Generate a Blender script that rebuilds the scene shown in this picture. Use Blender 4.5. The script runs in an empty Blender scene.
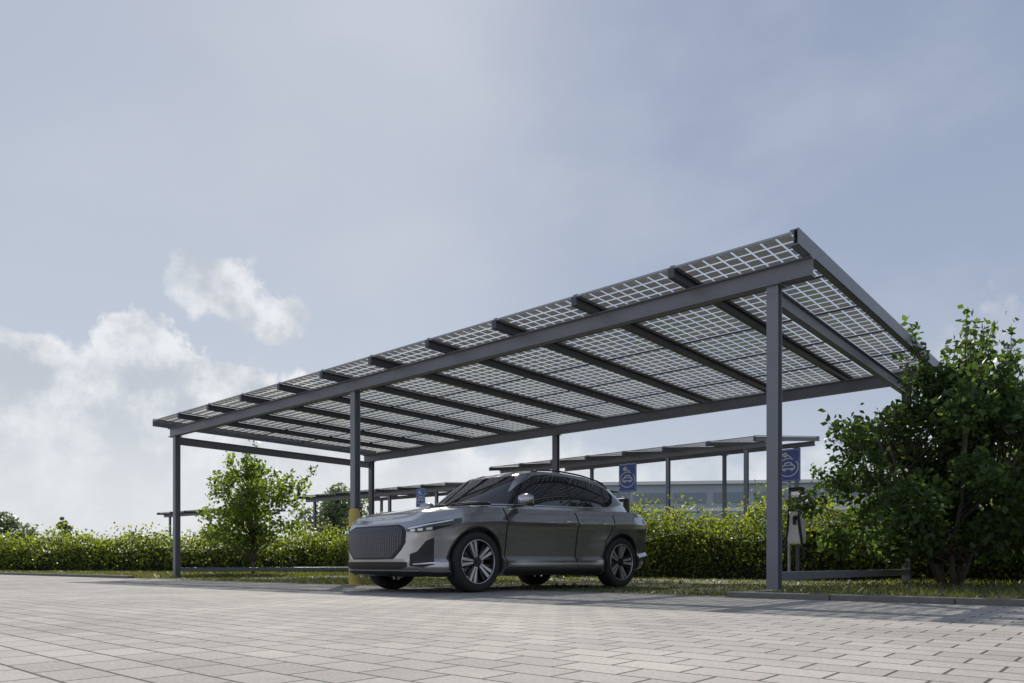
import bpy, bmesh, math, random
import numpy as np
from mathutils import Vector, Matrix
from mathutils.bvhtree import BVHTree
rng=np.random.default_rng(7); random.seed(7)
scene=bpy.context.scene
col=scene.collection
F_PX=735.0; HC=0.34; HY=564.0
OX,OY=2.98,8.35
TH=math.atan2(-.656,.755)
def WP(A,B,z=0.0): return (OX-.755*A+.656*B, OY+.656*A+.755*B, z)

# ---------------------------------------------------------------- materials
def nmat(name):
    m=bpy.data.materials.new(name); m.use_nodes=True
    nt=m.node_tree; nt.nodes.clear()
    out=nt.nodes.new('ShaderNodeOutputMaterial')
    return m,nt,out
def N(nt,t,**k):
    n=nt.nodes.new(t)
    for a,b in k.items(): setattr(n,a,b)
    return n
def setin(n,**k):
    for a,b in k.items(): n.inputs[a.replace('_',' ')].default_value=b
def pbr(name,color,rough=.5,metal=0,coat=0,noise=.12,nscale=8,bump=0,spec=.5,coord='Object'):
    m,nt,out=nmat(name)
    p=N(nt,'ShaderNodeBsdfPrincipled'); 
    p.inputs['Roughness'].default_value=rough; p.inputs['Metallic'].default_value=metal
    p.inputs['Coat Weight'].default_value=coat; p.inputs['Coat Roughness'].default_value=.04
    p.inputs['Specular IOR Level'].default_value=spec
    tc=N(nt,'ShaderNodeTexCoord'); no=N(nt,'ShaderNodeTexNoise'); no.inputs['Scale'].default_value=nscale; no.inputs['Detail'].default_value=5
    nt.links.new(tc.outputs[coord],no.inputs['Vector'])
    mx=N(nt,'ShaderNodeMix',data_type='RGBA')
    c=list(color)
    mx.inputs['A'].default_value=[x*(1-noise) for x in c]+[1]; mx.inputs['B'].default_value=[min(1,x*(1+noise)) for x in c]+[1]
    nt.links.new(no.outputs['Fac'],mx.inputs['Factor']); nt.links.new(mx.outputs['Result'],p.inputs['Base Color'])
    if bump:
        b=N(nt,'ShaderNodeBump'); b.inputs['Strength'].default_value=bump; b.inputs['Distance'].default_value=.01
        nt.links.new(no.outputs['Fac'],b.inputs['Height']); nt.links.new(b.outputs['Normal'],p.inputs['Normal'])
    nt.links.new(p.outputs[0],out.inputs[0]); return m
def leafmat(name,c1,c2,tr=.45):
    m,nt,out=nmat(name)
    g=N(nt,'ShaderNodeNewGeometry'); r=N(nt,'ShaderNodeValToRGB')
    r.color_ramp.elements[0].color=(*c1,1); r.color_ramp.elements[1].color=(*c2,1)
    nt.links.new(g.outputs['Random Per Island'],r.inputs['Fac'])
    p=N(nt,'ShaderNodeBsdfPrincipled'); p.inputs['Roughness'].default_value=.45; p.inputs['Specular IOR Level'].default_value=.4
    nt.links.new(r.outputs['Color'],p.inputs['Base Color'])
    t=N(nt,'ShaderNodeBsdfTranslucent')
    mu=N(nt,'ShaderNodeMix',data_type='RGBA',blend_type='MULTIPLY'); mu.inputs['Factor'].default_value=1; mu.inputs['B'].default_value=(2.3,2.4,.8,1)
    nt.links.new(r.outputs['Color'],mu.inputs['A']); nt.links.new(mu.outputs['Result'],t.inputs['Color'])
    ms=N(nt,'ShaderNodeMixShader'); ms.inputs[0].default_value=tr
    nt.links.new(p.outputs[0],ms.inputs[1]); nt.links.new(t.outputs[0],ms.inputs[2]); nt.links.new(ms.outputs[0],out.inputs[0]); return m

M={}
M['steel']=pbr('painted_steel',(.20,.21,.24),.42,.3,noise=.12,nscale=5)
M['steel_dark']=pbr('dark_steel',(.085,.09,.105),.45,.3,noise=.15)
M['galv']=pbr('galvanised',(.35,.36,.38),.4,.7)
M['paint']=pbr('grey_car_paint',(.40,.40,.415),.20,.85,coat=1,noise=.02,nscale=60)
M['glass']=pbr('tinted_glass',(.012,.014,.016),.02,0,noise=.02,spec=1.0)
M['gloss_black']=pbr('gloss_black',(.012,.012,.013),.15,0,coat=.5,noise=.1)
M['black']=pbr('black_plastic',(.018,.018,.019),.55,noise=.2,nscale=40)
M['seam']=pbr('panel_gap',(.006,.006,.006),.9,noise=.1)
M['rubber']=pbr('rubber',(.018,.018,.018),.75,noise=.25,nscale=30)
M['silver']=pbr('silver_alloy',(.6,.6,.62),.3,.8,noise=.05)
M['rimdark']=pbr('dark_alloy',(.04,.04,.045),.3,.6)
M['lens']=pbr('lamp_lens',(.03,.033,.036),.05,.2,coat=1,noise=.3,nscale=50)
M['led']=pbr('lamp_reflector',(.85,.87,.9),.15,.2)
M['red']=pbr('red_lens',(.25,.01,.01),.1,coat=1)
M['yellow']=pbr('yellow_paint',(.55,.42,.10),.5,noise=.25)
M['blue']=pbr('blue_sign_face',(.06,.11,.42),.35,noise=.08)
M['white']=pbr('white_paint',(.78,.79,.80),.45,noise=.06)
M['kerb']=pbr('kerb_concrete',(.17,.16,.145),.85,noise=.4,nscale=14,bump=.5)
M['wall']=pbr('pale_cladding',(.42,.46,.52),.6,noise=.08,nscale=.6)
M['wallwin']=pbr('cladding_window',(.24,.28,.35),.3,noise=.08,nscale=.6)
M['bark']=pbr('bark',(.12,.10,.075),.9,noise=.4,nscale=30,bump=.7)
M['soil']=pbr('dark_twigs',(.018,.022,.012),.95,noise=.5,nscale=9)
M['leaf_hedge']=leafmat('hedge_leaf',(.055,.08,.022),(.22,.24,.065),.55)
M['leaf_bush']=leafmat('bush_leaf',(.032,.056,.026),(.095,.145,.058),.42)
M['leaf_tree']=leafmat('tree_leaf',(.06,.095,.025),(.16,.21,.055),.5)
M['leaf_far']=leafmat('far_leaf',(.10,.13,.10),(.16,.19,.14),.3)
M['blade']=leafmat('grass_blade',(.055,.065,.025),(.16,.16,.075),.35)

def grille_mat():
    m,nt,out=nmat('grille_mesh')
    p=N(nt,'ShaderNodeBsdfPrincipled'); p.inputs['Roughness'].default_value=.4; p.inputs['Metallic'].default_value=.3
    tc=N(nt,'ShaderNodeTexCoord'); mp=N(nt,'ShaderNodeMapping'); nt.links.new(tc.outputs['UV'],mp.inputs['Vector'])
    w=N(nt,'ShaderNodeTexWave',bands_direction='X'); w.inputs['Scale'].default_value=8.0
    w2=N(nt,'ShaderNodeTexWave',bands_direction='Y'); w2.inputs['Scale'].default_value=9.0
    for q in (w,w2): nt.links.new(mp.outputs[0],q.inputs['Vector'])
    a=N(nt,'ShaderNodeMath',operation='MAXIMUM'); nt.links.new(w.outputs['Fac'],a.inputs[0]); 
    b=N(nt,'ShaderNodeMath',operation='MULTIPLY'); nt.links.new(w2.outputs['Fac'],b.inputs[0]); b.inputs[1].default_value=.9
    nt.links.new(b.outputs[0],a.inputs[1])
    r=N(nt,'ShaderNodeValToRGB'); r.color_ramp.elements[0].position=.6; r.color_ramp.elements[0].color=(.012,.012,.014,1)
    r.color_ramp.elements[1].position=.95; r.color_ramp.elements[1].color=(.12,.125,.14,1)
    nt.links.new(a.outputs[0],r.inputs['Fac']); nt.links.new(r.outputs['Color'],p.inputs['Base Color'])
    nt.links.new(p.outputs[0],out.inputs[0]); return m
M['grille']=grille_mat()

def panel_mat():
    m,nt,out=nmat('glass_solar_module')
    tc=N(nt,'ShaderNodeTexCoord'); sp=N(nt,'ShaderNodeSeparateXYZ'); nt.links.new(tc.outputs['UV'],sp.inputs[0])
    def cellmask(o,pitch,gap):
        d=N(nt,'ShaderNodeMath',operation='DIVIDE'); nt.links.new(o,d.inputs[0]); d.inputs[1].default_value=pitch
        f=N(nt,'ShaderNodeMath',operation='FRACT'); nt.links.new(d.outputs[0],f.inputs[0])
        s=N(nt,'ShaderNodeMath',operation='SUBTRACT'); nt.links.new(f.outputs[0],s.inputs[0]); s.inputs[1].default_value=.5
        ab=N(nt,'ShaderNodeMath',operation='ABSOLUTE'); nt.links.new(s.outputs[0],ab.inputs[0])
        l=N(nt,'ShaderNodeMath',operation='LESS_THAN'); nt.links.new(ab.outputs[0],l.inputs[0]); l.inputs[1].default_value=.5-gap/pitch/2
        return l.outputs[0]
    a=cellmask(sp.outputs['X'],1/8.,.017); b=cellmask(sp.outputs['Y'],1/7.,.025)
    mul=N(nt,'ShaderNodeMath',operation='MULTIPLY'); nt.links.new(a,mul.inputs[0]); nt.links.new(b,mul.inputs[1])
    cell=N(nt,'ShaderNodeBsdfPrincipled'); cell.inputs['Base Color'].default_value=(.06,.06,.056,1); cell.inputs['Roughness'].default_value=.12
    tl=N(nt,'ShaderNodeBsdfTranslucent'); tl.inputs['Color'].default_value=(.115,.105,.07,1)
    c0=N(nt,'ShaderNodeMixShader'); c0.inputs[0].default_value=.30; nt.links.new(cell.outputs[0],c0.inputs[1]); nt.links.new(tl.outputs[0],c0.inputs[2])
    tp=N(nt,'ShaderNodeBsdfTransparent'); tp.inputs['Color'].default_value=(1,.98,.9,1)
    cm=N(nt,'ShaderNodeMixShader'); cm.inputs[0].default_value=.09; nt.links.new(c0.outputs[0],cm.inputs[1]); nt.links.new(tp.outputs[0],cm.inputs[2])
    tr=N(nt,'ShaderNodeBsdfTransparent'); tr.inputs['Color'].default_value=(1,1,1,1)
    gl=N(nt,'ShaderNodeBsdfGlossy'); gl.inputs['Roughness'].default_value=.03; gl.inputs['Color'].default_value=(.9,.9,.9,1)
    gm=N(nt,'ShaderNodeMixShader'); gm.inputs[0].default_value=.03; nt.links.new(tr.outputs[0],gm.inputs[1]); nt.links.new(gl.outputs[0],gm.inputs[2])
    ms=N(nt,'ShaderNodeMixShader'); nt.links.new(mul.outputs[0],ms.inputs[0]); nt.links.new(gm.outputs[0],ms.inputs[1]); nt.links.new(cm.outputs[0],ms.inputs[2])
    nt.links.new(ms.outputs[0],out.inputs[0]); return m
M['panel']=panel_mat()

def paver_mat():
    m,nt,out=nmat('concrete_pavers')
    tc=N(nt,'ShaderNodeTexCoord')
    br=N(nt,'ShaderNodeTexBrick'); br.offset=.5
    setin(br,Scale=1.0,Mortar_Size=.006,Mortar_Smooth=.3,Brick_Width=.25,Row_Height=.165,Bias=0.0)
    br.inputs['Color1'].default_value=(.32,.30,.275,1); br.inputs['Color2'].default_value=(.40,.378,.346,1); br.inputs['Mortar'].default_value=(.075,.07,.06,1)
    nt.links.new(tc.outputs['Object'],br.inputs['Vector'])
    n1=N(nt,'ShaderNodeTexNoise'); setin(n1,Scale=.55,Detail=6.0,Roughness=.65); nt.links.new(tc.outputs['Object'],n1.inputs['Vector'])
    n2=N(nt,'ShaderNodeTexNoise'); setin(n2,Scale=70.0,Detail=3.0); nt.links.new(tc.outputs['Object'],n2.inputs['Vector'])
    r1=N(nt,'ShaderNodeMapRange'); setin(r1,From_Min=.3,From_Max=.7,To_Min=.74,To_Max=1.14); nt.links.new(n1.outputs['Fac'],r1.inputs['Value'])
    r2=N(nt,'ShaderNodeMapRange'); setin(r2,From_Min=.3,From_Max=.7,To_Min=.82,To_Max=1.15); nt.links.new(n2.outputs['Fac'],r2.inputs['Value'])
    mm=N(nt,'ShaderNodeMath',operation='MULTIPLY'); nt.links.new(r1.outputs[0],mm.inputs[0]); nt.links.new(r2.outputs[0],mm.inputs[1])
    vm=N(nt,'ShaderNodeVectorMath',operation='SCALE'); nt.links.new(br.outputs['Color'],vm.inputs[0]); nt.links.new(mm.outputs[0],vm.inputs['Scale'])
    p=N(nt,'ShaderNodeBsdfPrincipled'); p.inputs['Roughness'].default_value=.85; p.inputs['Specular IOR Level'].default_value=.25; nt.links.new(vm.outputs[0],p.inputs['Base Color'])
    b=N(nt,'ShaderNodeBump'); b.invert=True; setin(b,Strength=.7,Distance=.006); nt.links.new(br.outputs['Fac'],b.inputs['Height'])
    b2=N(nt,'ShaderNodeBump'); setin(b2,Strength=.25,Distance=.003); nt.links.new(n2.outputs['Fac'],b2.inputs['Height']); nt.links.new(b.outputs[0],b2.inputs['Normal'])
    nt.links.new(b2.outputs[0],p.inputs['Normal']); nt.links.new(p.outputs[0],out.inputs[0]); return m
M['paver']=paver_mat()
def ground_mat():
    m,nt,out=nmat('grassy_soil')
    tc=N(nt,'ShaderNodeTexCoord')
    n=N(nt,'ShaderNodeTexNoise'); setin(n,Scale=1.3,Detail=8.0,Roughness=.7); nt.links.new(tc.outputs['Object'],n.inputs['Vector'])
    r=N(nt,'ShaderNodeValToRGB'); e=r.color_ramp.elements
    e[0].position=.35; e[0].color=(.05,.065,.028,1); e[1].position=.68; e[1].color=(.20,.18,.14,1)
    x=e.new(.5); x.color=(.10,.105,.055,1)
    nt.links.new(n.outputs['Fac'],r.inputs['Fac'])
    p=N(nt,'ShaderNodeBsdfPrincipled'); p.inputs['Roughness'].default_value=.95; nt.links.new(r.outputs['Color'],p.inputs['Base Color'])
    b=N(nt,'ShaderNodeBump'); setin(b,Strength=.8,Distance=.03); nt.links.new(n.outputs['Fac'],b.inputs['Height']); nt.links.new(b.outputs[0],p.inputs['Normal'])
    nt.links.new(p.outputs[0],out.inputs[0]); return m
M['ground']=ground_mat()

# ---------------------------------------------------------------- mesh helpers
def mk(name,verts,faces,mat,parent=None,loc=(0,0,0),rot=(0,0,0),smooth=False,uv=None):
    me=bpy.data.meshes.new(name)
    me.from_pydata([tuple(map(float,v)) for v in verts],[],[tuple(int(i) for i in f) for f in faces]); 
    if uv is not None:
        l=me.uv_layers.new(name='UVMap')
        for p in me.polygons:
            for li,vi in zip(p.loop_indices,p.vertices): l.data[li].uv=uv[vi]
    me.validate(); me.update()
    if mat: me.materials.append(mat)
    if smooth: me.polygons.foreach_set('use_smooth',[True]*len(me.polygons))
    o=bpy.data.objects.new(name,me); col.objects.link(o)
    if parent: o.parent=parent
    o.location=loc; o.rotation_euler=rot
    return o
def empty(name,loc,rot=0,label=None,cat=None,group=None,kind=None):
    o=bpy.data.objects.new(name,None); col.objects.link(o); o.location=loc; o.rotation_euler=(0,0,rot); o.empty_display_size=.2
    tag(o,label,cat,group,kind); return o
def tag(o,label=None,cat=None,group=None,kind=None):
    if label: o['label']=label
    if cat: o['category']=cat
    if group: o['group']=group
    if kind: o['kind']=kind
    return o
def boxgeo(sx,sy,sz,c=(0,0,0),bev=0):
    bm=bmesh.new(); bmesh.ops.create_cube(bm,size=1)
    bmesh.ops.scale(bm,vec=(sx,sy,sz),verts=bm.verts); 
    if bev: bmesh.ops.bevel(bm,geom=bm.edges[:],offset=bev,segments=2,affect='EDGES',profile=.5)
    bmesh.ops.translate(bm,vec=c,verts=bm.verts)
    v=[x.co[:] for x in bm.verts]; bm.verts.index_update(); f=[[y.index for y in x.verts] for x in bm.faces]; bm.free(); return v,f
def cylgeo(r,h,c=(0,0,0),axis='Z',n=20,r2=None):
    bm=bmesh.new(); bmesh.ops.create_cone(bm,cap_ends=True,segments=n,radius1=r,radius2=r if r2 is None else r2,depth=h)
    if axis=='Y': bmesh.ops.rotate(bm,cent=(0,0,0),matrix=Matrix.Rotation(math.pi/2,3,'X'),verts=bm.verts)
    if axis=='X': bmesh.ops.rotate(bm,cent=(0,0,0),matrix=Matrix.Rotation(math.pi/2,3,'Y'),verts=bm.verts)
    bmesh.ops.translate(bm,vec=c,verts=bm.verts); bm.verts.index_update()
    v=[x.co[:] for x in bm.verts]; f=[[y.index for y in x.verts] for x in bm.faces]; bm.free(); return v,f
def join(*gs):
    V=[];Fs=[]
    for v,f in gs:
        o=len(V); V+=[tuple(q) for q in v]; Fs+=[[i+o for i in x] for x in f]
    return V,Fs
def G(name,g,mat,parent=None,**k): return mk(name,g[0],g[1],mat,parent,**k)
def ibeam(L,h,w,axis,c,tf=.014,tw=.010):
    if axis=='X': return join(boxgeo(L,w,tf,(c[0],c[1],c[2]+h/2-tf/2)),boxgeo(L,w,tf,(c[0],c[1],c[2]-h/2+tf/2)),boxgeo(L,tw,h-2*tf,c))
    if axis=='Y': return join(boxgeo(w,L,tf,(c[0],c[1],c[2]+h/2-tf/2)),boxgeo(w,L,tf,(c[0],c[1],c[2]-h/2+tf/2)),boxgeo(tw,L,h-2*tf,c))
    return join(boxgeo(w,tf,L,(c[0],c[1]+h/2-tf/2,c[2])),boxgeo(w,tf,L,(c[0],c[1]-h/2+tf/2,c[2])),boxgeo(tw,h-2*tf,L,c))
def tube(pts,rad,n=8):
    V=[];Fs=[]; P=[Vector(p) for p in pts]
    if not hasattr(rad,'__len__'): rad=[rad]*len(P)
    prev=None
    for i,p in enumerate(P):
        d=(P[min(i+1,len(P)-1)]-P[max(i-1,0)]).normalized()
        a=d.orthogonal().normalized() if prev is None else (prev-d*prev.dot(d)).normalized()
        prev=a; b=d.cross(a)
        for k in range(n):
            t=2*math.pi*k/n; V.append(tuple(p+(a*math.cos(t)+b*math.sin(t))*rad[i]))
        if i:
            for k in range(n):
                k2=(k+1)%n; Fs.append([(i-1)*n+k,(i-1)*n+k2,i*n+k2,i*n+k])
    Fs.append(list(range(n))[::-1]); Fs.append([(len(P)-1)*n+k for k in range(n)])
    return V,Fs
def leafmesh(name,C,size,mat,parent=None,aspect=.55,up=0.3,loc=(0,0,0)):
    C=np.asarray(C,float); n=len(C); size=np.broadcast_to(size,(n,))
    a=rng.normal(size=(n,3)); a/=np.linalg.norm(a,axis=1)[:,None]
    b=rng.normal(size=(n,3)); b[:,2]*=(1-up); b-=a*(a*b).sum(1)[:,None]; b/=np.linalg.norm(b,axis=1)[:,None]
    s=(size*(.7+.6*rng.random(n)))[:,None]
    nn=np.cross(a,b)
    V=np.empty((n,4,3)); V[:,0]=C-a*s*.5; V[:,1]=C+b*s*.5*aspect+nn*s*.08; V[:,2]=C+a*s*.5; V[:,3]=C-b*s*.5*aspect+nn*s*.08
    me=bpy.data.meshes.new(name); me.vertices.add(n*4); me.vertices.foreach_set('co',V.ravel())
    me.loops.add(n*4); me.loops.foreach_set('vertex_index',np.arange(n*4,dtype=np.int32))
    me.polygons.add(n); me.polygons.foreach_set('loop_start',np.arange(0,n*4,4,dtype=np.int32))
    me.update(calc_edges=True); me.validate(); me.materials.append(mat)
    o=bpy.data.objects.new(name,me); col.objects.link(o); o.parent=parent; o.location=loc; return o

# ---------------------------------------------------------------- ground
g=mk('ground',[(-1500,-1500,0),(1500,-1500,0),(1500,1500,0),(-1500,1500,0)],[(0,1,2,3)],M['ground']); tag(g,kind='structure')
KB=-1.25
r=mk('road',[(-45,-40,0),(95,-40,0),(95,0,0),(-45,0,0)],[(0,1,2,3)],M['paver'],loc=WP(0,KB,.004),rot=(0,0,TH))
for v in r.data.vertices: v.co.x=-v.co.x
r.data.flip_normals(); tag(r,kind='structure')
def kerb(A0,A1,h):
    L=abs(A1-A0); n=max(1,int(L)); gs=[]
    for i in range(n): gs.append(boxgeo(L/n-.008,.14,h+.1,((i+.5)*L/n-L/2,0,(h-.1)/2),.008))
    o=G('kerb',join(*gs),M['kerb'],loc=WP((A0+A1)/2,KB+.07,0),rot=(0,0,TH)); tag(o,kind='structure'); return o
kerb(-14,.0,.06); kerb(14.6,60,.07); kerb(.01,14.59,.010)
o=G('kerb',boxgeo(.14,1.0,.14,(0,0,-.015),.01),M['kerb'],loc=WP(-.07,KB+.65,0),rot=(0,0,TH)); tag(o,kind='structure')

def grass():
    n=110000
    B=KB+.16+ (rng.random(n)**1.3)*9.5; A=-9+rng.random(n)*45
    X=OX-.755*A+.656*B; Y=OY+.656*A+.755*B
    nz=np.sin(A*2.1)*np.cos(B*2.7+A)+np.sin(A*.7+2)*.6+np.sin(A*6+B*3)*.5
    bay=(A>.4)&(A<14.6)
    keep=(rng.random(n)<np.clip(np.where(bay,.38,.6)+.35*nz,.06,1))&(Y>4)
    X,Y,A,B=X[keep],Y[keep],A[keep],B[keep]; n=len(X); bay=bay[keep]
    h=(.02+.05*rng.random(n)**1.6)*np.where(bay,.75,1.3)*(1+Y*.015)
    w=.005+.004*rng.random(n)+Y*.0005
    th=rng.random(n)*6.28; lean=(rng.normal(size=(n,2))*.7)*h[:,None]
    V=np.empty((n,3,3)); V[:,0]=np.c_[X-np.cos(th)*w,Y-np.sin(th)*w,np.zeros(n)]; V[:,1]=np.c_[X+np.cos(th)*w,Y+np.sin(th)*w,np.zeros(n)]
    V[:,2]=np.c_[X+lean[:,0],Y+lean[:,1],h]
    me=bpy.data.meshes.new('grass'); me.vertices.add(n*3); me.vertices.foreach_set('co',V.ravel())
    me.loops.add(n*3); me.loops.foreach_set('vertex_index',np.arange(n*3,dtype=np.int32))
    me.polygons.add(n); me.polygons.foreach_set('loop_start',np.arange(0,n*3,3,dtype=np.int32)); me.update(calc_edges=True)
    me.materials.append(M['blade']); o=bpy.data.objects.new('grass',me); col.objects.link(o); tag(o,kind='stuff',label='patchy short grass between and behind the parking bays',cat='grass')
grass()

# ---------------------------------------------------------------- canopies
def canopy(origin,ang,length,depth,posts,nb,rows,label,detail=True,hb=3.5,x_over=.37,front=.40,tilt=0.0):
    root=empty('solar_carport',origin,ang,label,'carport','solar carports over parking bays')
    x0,x1=x_over,x_over-length
    xc=(x0+x1)/2
    bh=.215 if detail else .16
    pw=.13 if detail else .11
    roof=bpy.data.objects.new('roof',None); col.objects.link(roof); roof.parent=root; roof.location=(0,0,hb); roof.rotation_euler=(tilt,0,0)
    zc=bh/2
    for y in (0,depth):
        G('beam',ibeam(length+.12,bh,.12,'X',(xc,y,zc)),M['steel'],roof)
    for A in posts:
        for y in (0,depth):
            hp=hb+y*math.sin(tilt)-.012
            G('post',join(ibeam(hp,pw,pw,'Z',(-A,y*math.cos(tilt),hp/2)),boxgeo(.24,.24,.02,(-A,y*math.cos(tilt),.012)),boxgeo(.2,.2,.012,(-A,y*math.cos(tilt),hp))),M['steel'],root)
    if detail:
        for A in (posts[0],posts[-1]):
            G('side_beam',ibeam(depth-.14,.18,.09,'Y',(-A,depth/2,hb-.12)),M['steel'],root)
            G('ground_rail',join(boxgeo(.09,depth-.16,.10,(-A,depth/2,.2),.006)),M['steel'],root)
    rh=.115; zr=bh+rh/2+.002; sp=length/nb; LY=depth+front*2; yc=depth/2
    for i in range(nb+1):
        x=x0-i*sp; end=i in(0,nb) and detail
        w=.08
        g=ibeam(LY+(.14 if not end else .04),rh if not end else .17,w,'Y',(x,yc,zr+(.03 if end else 0)),tf=.012)
        if end: g=join(g,boxgeo(.012,LY+.06,.17,(x+(.05 if i==0 else -.05),yc,zr+.03)))
        else:
            g=join(g,boxgeo(w,.010,rh,(x,yc-(LY+.14)/2-.006,zr)),boxgeo(.06,LY+.10,.014,(x,yc,zr+rh/2+.030)))
        G('rafter',g,M['steel_dark'] if not end else M['steel'],roof)
    zp=zr+rh/2+.012; pl=(LY+.06)/rows
    proto=None
    for i in range(nb):
        for j in range(rows):
            w=sp-.05; l=pl-.025
            if proto is None:
                nu=max(1,round(l/1.1*6))/7.
                V=[(-w/2,-l/2,0),(w/2,-l/2,0),(w/2,l/2,0),(-w/2,l/2,0)]
                proto=mk('solar_panel',V,[(0,1,2,3)],M['panel'],roof,uv=[(0,0),(1,0),(1,nu),(0,nu)])
                p=proto
            else:
                p=proto.copy(); col.objects.link(p); p.parent=roof
            p.location=(x0-(i+.5)*sp,yc-(LY+.06)/2+(j+.5)*pl,zp)
    for y in (yc-(LY+.06)/2-.012,yc+(LY+.06)/2+.012):
        G('edge_rail',boxgeo(length,.02,.025,(xc,y,zp)),M['galv'],roof)
    if detail:
        for j in range(1,rows):
            G('glass_rail',boxgeo(length-.1,.022,.022,(xc,yc-(LY+.06)/2+j*pl,zp-.014)),M['steel_dark'],roof)
    return root
canopy(WP(0,0),TH,15.57,6.0,(0,7.74,14.9),11,5,'long grey steel carport roofed with glass solar panels, car beneath')
canopy(WP(5.35,12),TH,9.9,4.0,(.15,2.65,8.25),7,3,'grey steel solar carport standing behind the clipped hedge',False,hb=3.64,tilt=.125,front=.55)
canopy((-2.6,29.6,0),TH+.05,9.6,4.2,(.6,3.4,8.6),7,3,'distant grey solar carport beyond the hedge',False,hb=3.3,tilt=.08)
canopy((-17.5,43.5,0),TH+.1,6,4.2,(.6,5.0),4,3,'small far solar carport beside the field hedge',False,hb=3.3,tilt=.05)

# ---------------------------------------------------------------- car
def cat(P,s):
    P=np.asarray(P,float); n=len(P); s=np.clip(np.asarray(s,float),0,n-1-1e-9); i=np.floor(s).astype(int); f=(s-i)[:,None]
    gm=P[1]*np.array([1,-1]+[1]*(P.shape[1]-2)); ge=P[-2]*np.array([1,-1]+[1]*(P.shape[1]-2))
    p0=np.where((i==0)[:,None],gm,P[np.maximum(i-1,0)]); p1=P[i]; p2=P[np.minimum(i+1,n-1)]
    p3=np.where((i+2>n-1)[:,None],ge,P[np.minimum(i+2,n-1)])
    return .5*((2*p1)+(-p0+p2)*f+(2*p0-5*p1+4*p2-p3)*f**2+(-p0+3*p1-3*p2+p3)*f**3)
OUT=[(2.245,0),(2.235,.34),(2.185,.62),(2.04,.80),(1.74,.89),(1.38,.915),(.9,.915),(.3,.915),(-.4,.915),(-1.0,.92),(-1.38,.93),(-1.75,.92),(-2.10,.85),(-2.31,.64),(-2.38,.3),(-2.39,0)]
def zsh(x): return np.interp(x,[-2.35,-2.0,-1.5,-.5,.5,1.1,1.6,2.0,2.15,2.24],[1.03,1.09,1.10,1.06,1.04,1.03,.985,.93,.895,.87])
def zbt(x): return np.interp(x,[-2.35,-1.9,-1.4,1.4,1.9,2.24],[.34,.26,.2,.2,.19,.21])
TS=[0,.06,.14,.22,.28,.5,.62,.72,.79,.81,.92,1]
SIDE=[-.07,-.015,-.004,-.010,-.056,-.034,-.018,.0,.030,.008,-.030,-.075]
FRONT=[-.14,-.04,-.01,0,.005,0,-.003,-.012,-.025,-.035,-.08,-.16]
REAR=[-.16,-.05,-.02,0,.01,.0,-.03,-.05,-.03,-.03,-.08,-.16]
def S(u,t):
    u=np.atleast_1d(np.asarray(u,float)); t=np.broadcast_to(np.asarray(t,float),u.shape)
    sg=np.where(u<0,-1.,1.); au=np.abs(u)
    p=cat(OUT,au); q1=cat(OUT,np.minimum(au+.02,15)); q0=cat(OUT,np.maximum(au-.02,0))
    d=q1-q0; d/=np.linalg.norm(d,axis=1)[:,None]+1e-12
    nx=d[:,1]; ny=-d[:,0]
    wf=np.clip(nx,0,1)**1.5; wr=np.clip(-nx,0,1)**1.5; ws=ny**2; tot=wf+wr+ws+1e-9
    off=(wf*np.interp(t,TS,FRONT)+wr*np.interp(t,TS,REAR)+ws*np.interp(t,TS,SIDE))/tot
    x=p[:,0]
    bell=np.interp(t,[0,.3,.55,.8,1],[.3,1,1,.35,0])
    fl=.045*(np.exp(-((x-1.38)/.48)**4)+np.exp(-((x+1.38)/.50)**4))*bell
    off=off+fl*ws
    X=x+nx*off; Y=(p[:,1]+ny*off); Y=np.where((au<1e-6)|(au>15-1e-6),0,np.maximum(Y,0))*sg
    zb=zbt(x); Z=zb+(zsh(x)-zb)*t
    return np.c_[X,Y,Z]
def shell():
    us=np.linspace(0,15,181); ts=np.unique(np.r_[np.linspace(0,1,52),.22,.28,.79,.81])
    rows=[]
    b=S(us,0*us); 
    rows.append(np.c_[b[:,0],b[:,1]*0,b[:,2]])
    rows.append(np.c_[b[:,0],b[:,1]*.5,b[:,2]])
    for t in ts: rows.append(S(us,us*0+t))
    e=rows[-1]; cr=np.interp(e[:,0],[-2.3,-1.2,1.1,1.6,1.95,2.1],[.01,.02,.055,.045,.022,.0])
    for s in (.06,.12,.2,.24,.28,.33,.45,.6,.8,1.0):
        z=e[:,2]+cr*(1-(1-s)**2)+ .018*math.exp(-((s-.26)/.05)**2)*np.clip((e[:,0]-.8)/.5,0,1)
        rows.append(np.c_[e[:,0],e[:,1]*(1-s),z])
    R=np.array(rows); nr,nu=R.shape[:2]
    V=[];Fs=[]
    for sgn in (1,-1):
        o=len(V); W=R.reshape(-1,3).copy(); W[:,1]*=sgn; V+=W.tolist()
        for i in range(nr-1):
            for j in range(nu-1):
                a=o+i*nu+j; f=[a,a+nu,a+nu+1,a+1]
                Fs.append(f if sgn>0 else f[::-1])
    return V,Fs
GB=[(1.2,0),(1.14,.35),(.98,.60),(.78,.745),(.3,.79),(-.3,.80),(-.9,.795),(-1.5,.75),(-1.95,.64),(-2.13,.45),(-2.18,.2),(-2.19,0)]
GT=[(.40,0),(.385,.25),(.33,.45),(.17,.56),(-.1,.59),(-.5,.60),(-.9,.595),(-1.3,.565),(-1.62,.49),(-1.76,.36),(-1.79,.18),(-1.8,0)]
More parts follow.
